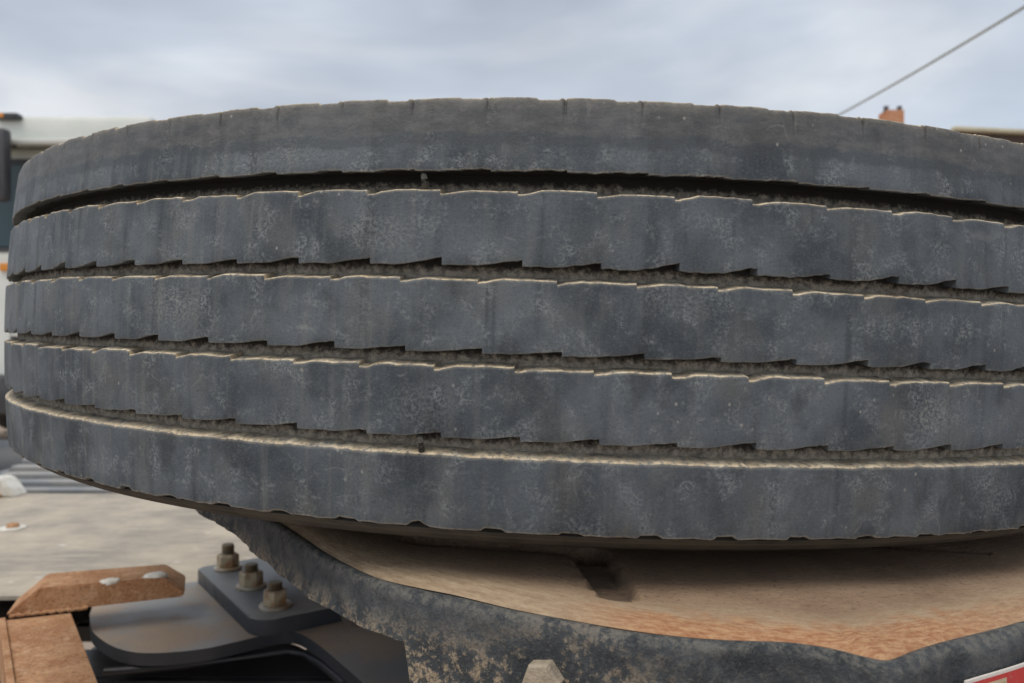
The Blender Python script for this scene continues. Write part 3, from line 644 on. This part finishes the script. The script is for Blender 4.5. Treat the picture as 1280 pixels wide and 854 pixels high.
bpart('strap_lip', prism(bmesh.new(), [tuple(q0), tuple(q0 - lipd), tuple(e0 - lipd), tuple(e0)], HC - HB - .045, HC - HB + .003, .001), M_RUST)
mid = (q0 + q1) / 2 * .5 + (e0 + e1) / 2 * .5
# crossbar: chamfered face swept backwards
f0 = Vector(at(6, 772, HB)); f1 = Vector((-.364, .872)); ux = (f1 - f0); wlen = ux.length; ux.normalize(); uy = Vector((-ux.y, ux.x))
face = [(0, .002), (.004, .0045), (.030, .0265), (wlen - .022, .0245), (wlen, .008), (wlen - .002, .0012), (.075, .001)]
bm_ = bmesh.new(); F0 = []; F1 = []
for u, v in face:
    for lst, dpt in ((F0, 0), (F1, .058)):
        q = f0 + ux * u + uy * dpt; lst.append(bm_.verts.new((q.x, q.y, HC - HB + v)))
bm_.faces.new(F0); bm_.faces.new(F1[::-1]); n = len(face)
for i in range(n): bm_.faces.new((F0[i], F1[i], F1[(i + 1) % n], F0[(i + 1) % n]))
bmesh.ops.bevel(bm_, geom=bm_.edges[:], offset=.0014, segments=2, affect='EDGES')
bpart('crossbar', bm_, M_RUST, 40)
wb = bmesh.new(); tube(wb, [(*(f0 + ux * u - uy * .001), HC - HB + .001 + .0007 * math.sin(u * 700)) for u in np.linspace(.004, .076, 26)], lambda q: .0022 + .0006 * math.sin(q * 60), 8); bpart('weld_bead', wb, M_RUST, 60)
for (u, dpt, s) in ((wlen - .075, .006, 1.0), (wlen - .030, .010, 1.2)):
    c = f0 + ux * u + uy * dpt; bs_ = bmesh.new(); bmesh.ops.create_icosphere(bs_, subdivisions=3, radius=1, matrix=Matrix.Translation((c.x, c.y, HC - HB + .0245)) @ Matrix.Rotation(math.atan2(ux.y, ux.x), 4, 'Z') @ Matrix.Diagonal((.011 * s, .007 * s, .0032 * s, 1)))
    for v in bs_.verts: v.co += Vector((random.uniform(-1, 1), random.uniform(-1, 1), random.uniform(-1, 1))) * .0008
    bpart('white_blob', bs_, M_WHITE, 60)
# leg that stands the strap on the rail
bpart('leg', bx((e0.x * .35 + e1.x * .35 + (q0.x + q1.x) * .15, e0.y * .35 + e1.y * .35 + (q0.y + q1.y) * .15, HC - HB - .0965), (.05, .05, .18), rz=.6, bev=.002), M_RUST)

# ------------------------------------------------------------------ bits beyond the deck
M_ALU = simple('dull_aluminium', (.30, .31, .32), (.42, .40, .37), 12, .5, .3); M_PIPE = simple('dark_blue_grey_pipe', (.035, .042, .055), (.08, .085, .09), 8, .45)
st = empty('ribbed_step', (-1.10, 2.05, .58), None, 'grey ribbed aluminium step behind the deck plate', 'step')
for i in range(6): o = part('tread_bar', bx((0, .02 + .05 * i, .225 + .012 * i), (.62, .034, .018), bev=.004), M_ALU, st)
for s in (-1, 1): part('side_plate', bx((s * .318, .15, .13), (.012, .34, .26), bev=.003), M_ALU, st)
part('carrier', bx((0, -.2, .03), (.5, .5, .05), bev=.004), M_BLACK, st)
pi_ = empty('air_tank', (-1.75, 2.62, .76), None, 'long dark cylindrical tank lying behind the ribbed step', 'tank')
MT = Matrix.Rotation(R_(90), 4, 'Y')
part('shell', lathe(bmesh.new(), [(.02, -.62), (.07, -.60), (.10, -.56), (.11, -.50), (.11, .50), (.10, .56), (.07, .60), (.02, .62)], 32, MT), M_PIPE, pi_, 40)
for s in (-.35, .35):
    part('strap', lathe(bmesh.new(), [(.1105, -.02), (.1145, -.02), (.1145, .02), (.1105, .02)], 32, Matrix.Translation((s, 0, 0)) @ MT, False), M_ALU, pi_)
    part('foot', bx((s, -.42, -.10), (.05, 1.06, .03)), M_BLACK, pi_)
wx, wy = at(6, 619, HD)
wb_ = empty('white_bracket', (wx, wy, HC - HD), None, 'small chalky white wedge bracket on the far edge of the deck', 'bracket')
bm_ = bmesh.new(); pr = [(-.07, 0), (.038, 0), (.012, .036), (-.004, .042), (-.07, .036)]
a_ = [bm_.verts.new((x, -.025, z)) for x, z in pr]; b_ = [bm_.verts.new((x, .025, z)) for x, z in pr]; bm_.faces.new(a_); bm_.faces.new(b_[::-1])
for i in range(5): bm_.faces.new((a_[i], b_[i], b_[(i + 1) % 5], a_[(i + 1) % 5]))
bmesh.ops.bevel(bm_, geom=bm_.edges[:], offset=.003, segments=2, affect='EDGES'); part('wedge', bm_, M_WHITE, wb_, 40)
part('rusty_foot', bx((-.015, -.033, .004), (.05, .016, .008), bev=.002), M_RUST, wb_)

# ------------------------------------------------------------------ ground
g = bmesh.new(); bmesh.ops.create_grid(g, x_segments=2, y_segments=2, size=1500); go = part('ground', g, M_GROUND); go['kind'] = 'structure'

# ------------------------------------------------------------------ parked white lorry, far left
M_TW = simple('white_cab_paint', (.78, .80, .76), (.72, .75, .70), 2, .35); M_GLS, t_, b_ = mat('tinted_glass', .08); b_.inputs['Base Color'].default_value = (.03, .06, .07, 1)
M_TRIM = simple('grey_black_plastic', (.05, .052, .058), (.075, .075, .08), 6, .55); M_AMB, t_, b_ = mat('amber_lens', .3); b_.inputs['Base Color'].default_value = (.75, .28, .03, 1)
LX, LY = -5.62, 9.5
lor = empty('parked_lorry', (LX, LY, 0), None, 'white high roofed lorry parked across the sandy yard', 'lorry')
cb = bmesh.new(); prof_ = [(0, .75), (0, 2.15), (.10, 3.40), (.30, 3.62), (2.1, 3.62), (2.1, .75)]
a_ = [cb.verts.new((-1.25, y, z)) for y, z in prof_]; b_ = [cb.verts.new((1.25, y, z)) for y, z in prof_]; cb.faces.new(a_[::-1]); cb.faces.new(b_)
for i in range(6): cb.faces.new((a_[i], a_[(i + 1) % 6], b_[(i + 1) % 6], b_[i]))
bmesh.ops.bevel(cb, geom=cb.edges[:], offset=.05, segments=3, affect='EDGES'); part('cab', cb, M_TW, lor, 40)
part('roof_cap', bx((0, 1.05, 3.80), (2.46, 2.0, .34), bev=.09), M_TW, lor, 40)
part('sun_visor', bx((0, -.02, 3.62), (2.4, .22, .07), rx=.25, bev=.02), M_TW, lor, 40)
part('windscreen', bx((0, .044, 2.85), (2.26, .03, 1.02), rx=-.08, bev=.01), M_GLS, lor)
part('windscreen_frame', bx((0, .055, 2.86), (2.36, .02, 1.16), rx=-.08, bev=.008), M_TRIM, lor)
part('grille', bx((0, -.012, 1.55), (.9, .04, .7), bev=.015), M_TRIM, lor)
for i in range(5): part('grille_bar', bx((0, -.045, 1.28 + .135 * i), (.84, .03, .035), bev=.008), M_TW, lor)
part('bumper', bx((0, -.06, .56), (2.48, .32, .46), bev=.05), M_TRIM, lor, 40)
for s in (-1, 1):
    part('headlight', bx((s * .95, -.235, .62), (.40, .05, .20), bev=.02), M_ALU, lor)
    mo = part('mirror', bx((s * 1.22 if s > 0 else -.43, -.26, 3.28), (.235, .16, .86), bev=.05), M_TRIM, lor, 40)
    part('mirror_arm', bx((s * 1.22 if s > 0 else -.43, -.10, 3.58), (.05, .28, .04)), M_TRIM, lor)
    if s < 0: part('marker_light', bx((-.50, .02, 3.93), (.30, .14, .075), bev=.03), M_TRIM, lor, 40)
    if s < 0: part('amber_lens', bx((-.57, -.053, 3.93), (.12, .01, .05), bev=.003), M_AMB, lor)
    part('side_lens', bx((-.46 if s < 0 else .9, -.025, 2.10), (.22, .05, .09), bev=.01), M_AMB, lor)
    part('wheel', lathe(bmesh.new(), [(.12, -.14), (.40, -.15), (.48, -.11), (.50, 0), (.48, .11), (.40, .15), (.12, .14)], 40, Matrix.Translation((s * 1.05, 1.1, .5)) @ Matrix.Rotation(R_(90), 4, 'Y')), M_TYD, lor, 40)
    part('wheel', lathe(bmesh.new(), [(.12, -.14), (.40, -.15), (.48, -.11), (.50, 0), (.48, .11), (.40, .15), (.12, .14)], 40, Matrix.Translation((s * 1.05, 6.6, .5)) @ Matrix.Rotation(R_(90), 4, 'Y')), M_TYD, lor, 40)
part('cargo_box', bx((0, 5.3, 2.35), (2.5, 5.9, 2.5), bev=.03), M_TW, lor); part('frame_rail', bx((0, 4.2, .9), (.9, 8.0, .3)), M_BLACK, lor)

# ------------------------------------------------------------------ shed, house and cable on the right
M_CREAM = simple('cream_gutter', (.62, .58, .42), (.5, .46, .34), 3, .5); M_BRN = simple('dark_brown_sheet', (.055, .035, .026), (.085, .052, .038), 2, .6); M_ROOF = simple('grey_sheet_roof', (.2, .2, .2), (.28, .27, .26), 2, .6)
SX, SY = 6.75, 12.0
sh = empty('brown_shed', (SX, SY, 0), (0, 0, R_(9)), 'dark brown shed with cream gutter along its low roof', 'shed')
part('wall', bx((4.2, 3.6, 2.1), (8.0, 6.4, 4.2)), M_BRN, sh)
for i in range(32): part('cladding_rib', bx((.33 + .25 * i, .375, 2.1), (.06, .05, 4.16)), M_BRN, sh)
part('roof', bx((4.2, 3.6, 4.52), (8.6, 7.2, .10), rx=.04), M_ROOF, sh)
part('soffit', bx((4.2, .2, 4.26), (8.5, .55, .06)), M_BRN, sh); part('fascia', bx((4.2, -.06, 4.29), (8.56, .04, .26)), M_BRN, sh)
part('gutter', bx((4.2, -.12, 4.42), (8.6, .11, .07), bev=.02), M_CREAM, sh)
part('roller_door', bx((4.6, .39, 1.7), (3.2, .05, 3.4)), M_ROOF, sh)

def brickm():
    m, t, b = mat('orange_brick', .9); v = coords(t, 'Object', (1, 1, 1)); br = N(t, 'ShaderNodeTexBrick', in_Scale=4.5)
    br.inputs['Color1'].default_value = (.60, .22, .09, 1); br.inputs['Color2'].default_value = (.66, .34, .2, 1); br.inputs['Mortar'].default_value = (.45, .3, .2, 1)
    rt = N(t, 'ShaderNodeMapping'); rt.inputs['Rotation'].default_value = (R_(90), 0, 0); L(t, v, rt.inputs[0]); L(t, rt.outputs[0], br.inputs[0]); L(t, br.outputs[0], b.inputs['Base Color']); return m
M_BRK = brickm(); M_RT = simple('terracotta_tiles', (.3, .12, .06), (.42, .19, .1), 4, .85); M_REND = simple('pale_render', (.6, .55, .47), (.5, .46, .4), 2, .9)
HX, HY = 7.6, 17.5
ho = empty('pale_house', (HX, HY, 0), None, 'pale rendered house with orange brick chimney beyond the yard', 'house')
hb_ = bmesh.new(); pr = [(-3.2, 0), (3.2, 0), (3.2, 3.3), (0, 5.25), (-3.2, 3.3)]
part('wall', bx((0, 2.5, 1.65), (6.4, 5.0, 3.3)), M_REND, ho)
rf = bmesh.new(); rp = [(-.1, 3.3), (2.5, 5.2), (5.1, 3.3), (5.1, 3.18), (2.5, 5.05), (-.1, 3.18)]
a_ = [rf.verts.new((-3.4, y, z)) for y, z in rp]; b_ = [rf.verts.new((3.4, y, z)) for y, z in rp]
for i in range(6): rf.faces.new((a_[i], a_[(i + 1) % 6], b_[(i + 1) % 6], b_[i]))
for q in ((0, 1, 4, 5), (1, 2, 3, 4)): rf.faces.new([a_[i] for i in q]); rf.faces.new([b_[i] for i in q])
ro_ = part('roof', rf, M_RT, ho)
for sx in (-3.19, 3.19):
    gb = bmesh.new(); v_ = [gb.verts.new((sx, y, z)) for y, z in ((0, 3.25), (5, 3.25), (2.5, 5.05))]; gb.faces.new(v_)
    part('gable', gb, M_REND, ho)
CD = HY + 2.5; cxx = (1114 - 640) / FPX * CD - HX; ctop = HC + (427 - 140.5) / FPX * CD
part('chimney', bx((cxx, 2.5, (ctop + 4.6) / 2), (.44, .44, ctop - 4.6)), M_BRK, ro_)
for s in (-1, 1): part('chimney_pot', lathe(bmesh.new(), [(.07, 0), (.075, .02), (.06, .05), (.06, .13), (.068, .14)], 16, Matrix.Translation((cxx + s * .17, 2.42, ctop - .02))), M_TRIM, ro_, 40)
for x in (-1.8, 1.8):
    wi = part('window', bx((x, -.01, 1.75), (1.1, .06, 1.2)), M_TW, ho); part('pane', bx((x, -.045, 1.75), (.94, .02, 1.04)), M_GLS, wi)
part('door', bx((0, -.01, 1.05), (.95, .06, 2.1)), M_BRN, ho)

a0 = atd(985, 176, HY - .1); a1 = atd(1400, -65, 7.0)
po = empty('wooden_pole', (a1.x, a1.y, 0), None, 'tall wooden utility pole at the yard edge carrying the cable', 'pole')
part('shaft', lathe(bmesh.new(), [(.14, 0), (.13, 2), (.10, a1.z + .5), (.06, a1.z + .53)], 20), simple('weathered_pole_wood', (.16, .12, .09), (.24, .19, .15), 6, .9, sc=(3, 3, .3)), po, 40)
part('insulator', lathe(bmesh.new(), [(.02, -.08), (.04, -.05), (.025, -.02), (.045, .02), (.02, .06)], 16, Matrix.Translation((-.12, 0, a1.z))), M_TW, po, 40)
pts = []
for i in range(41):
    t = i / 40; p = a0.lerp(a1, t); p.z -= .22 * 4 * t * (1 - t) * .35; pts.append(p)
cb_ = part('overhead_cable', tube(bmesh.new(), pts, .018, 8), simple('grey_green_cable', (.42, .45, .43), (.48, .5, .47), 3, .6, bs=0), None, 60); tag(cb_, 'grey overhead cable slanting across the cloudy sky', 'cable')
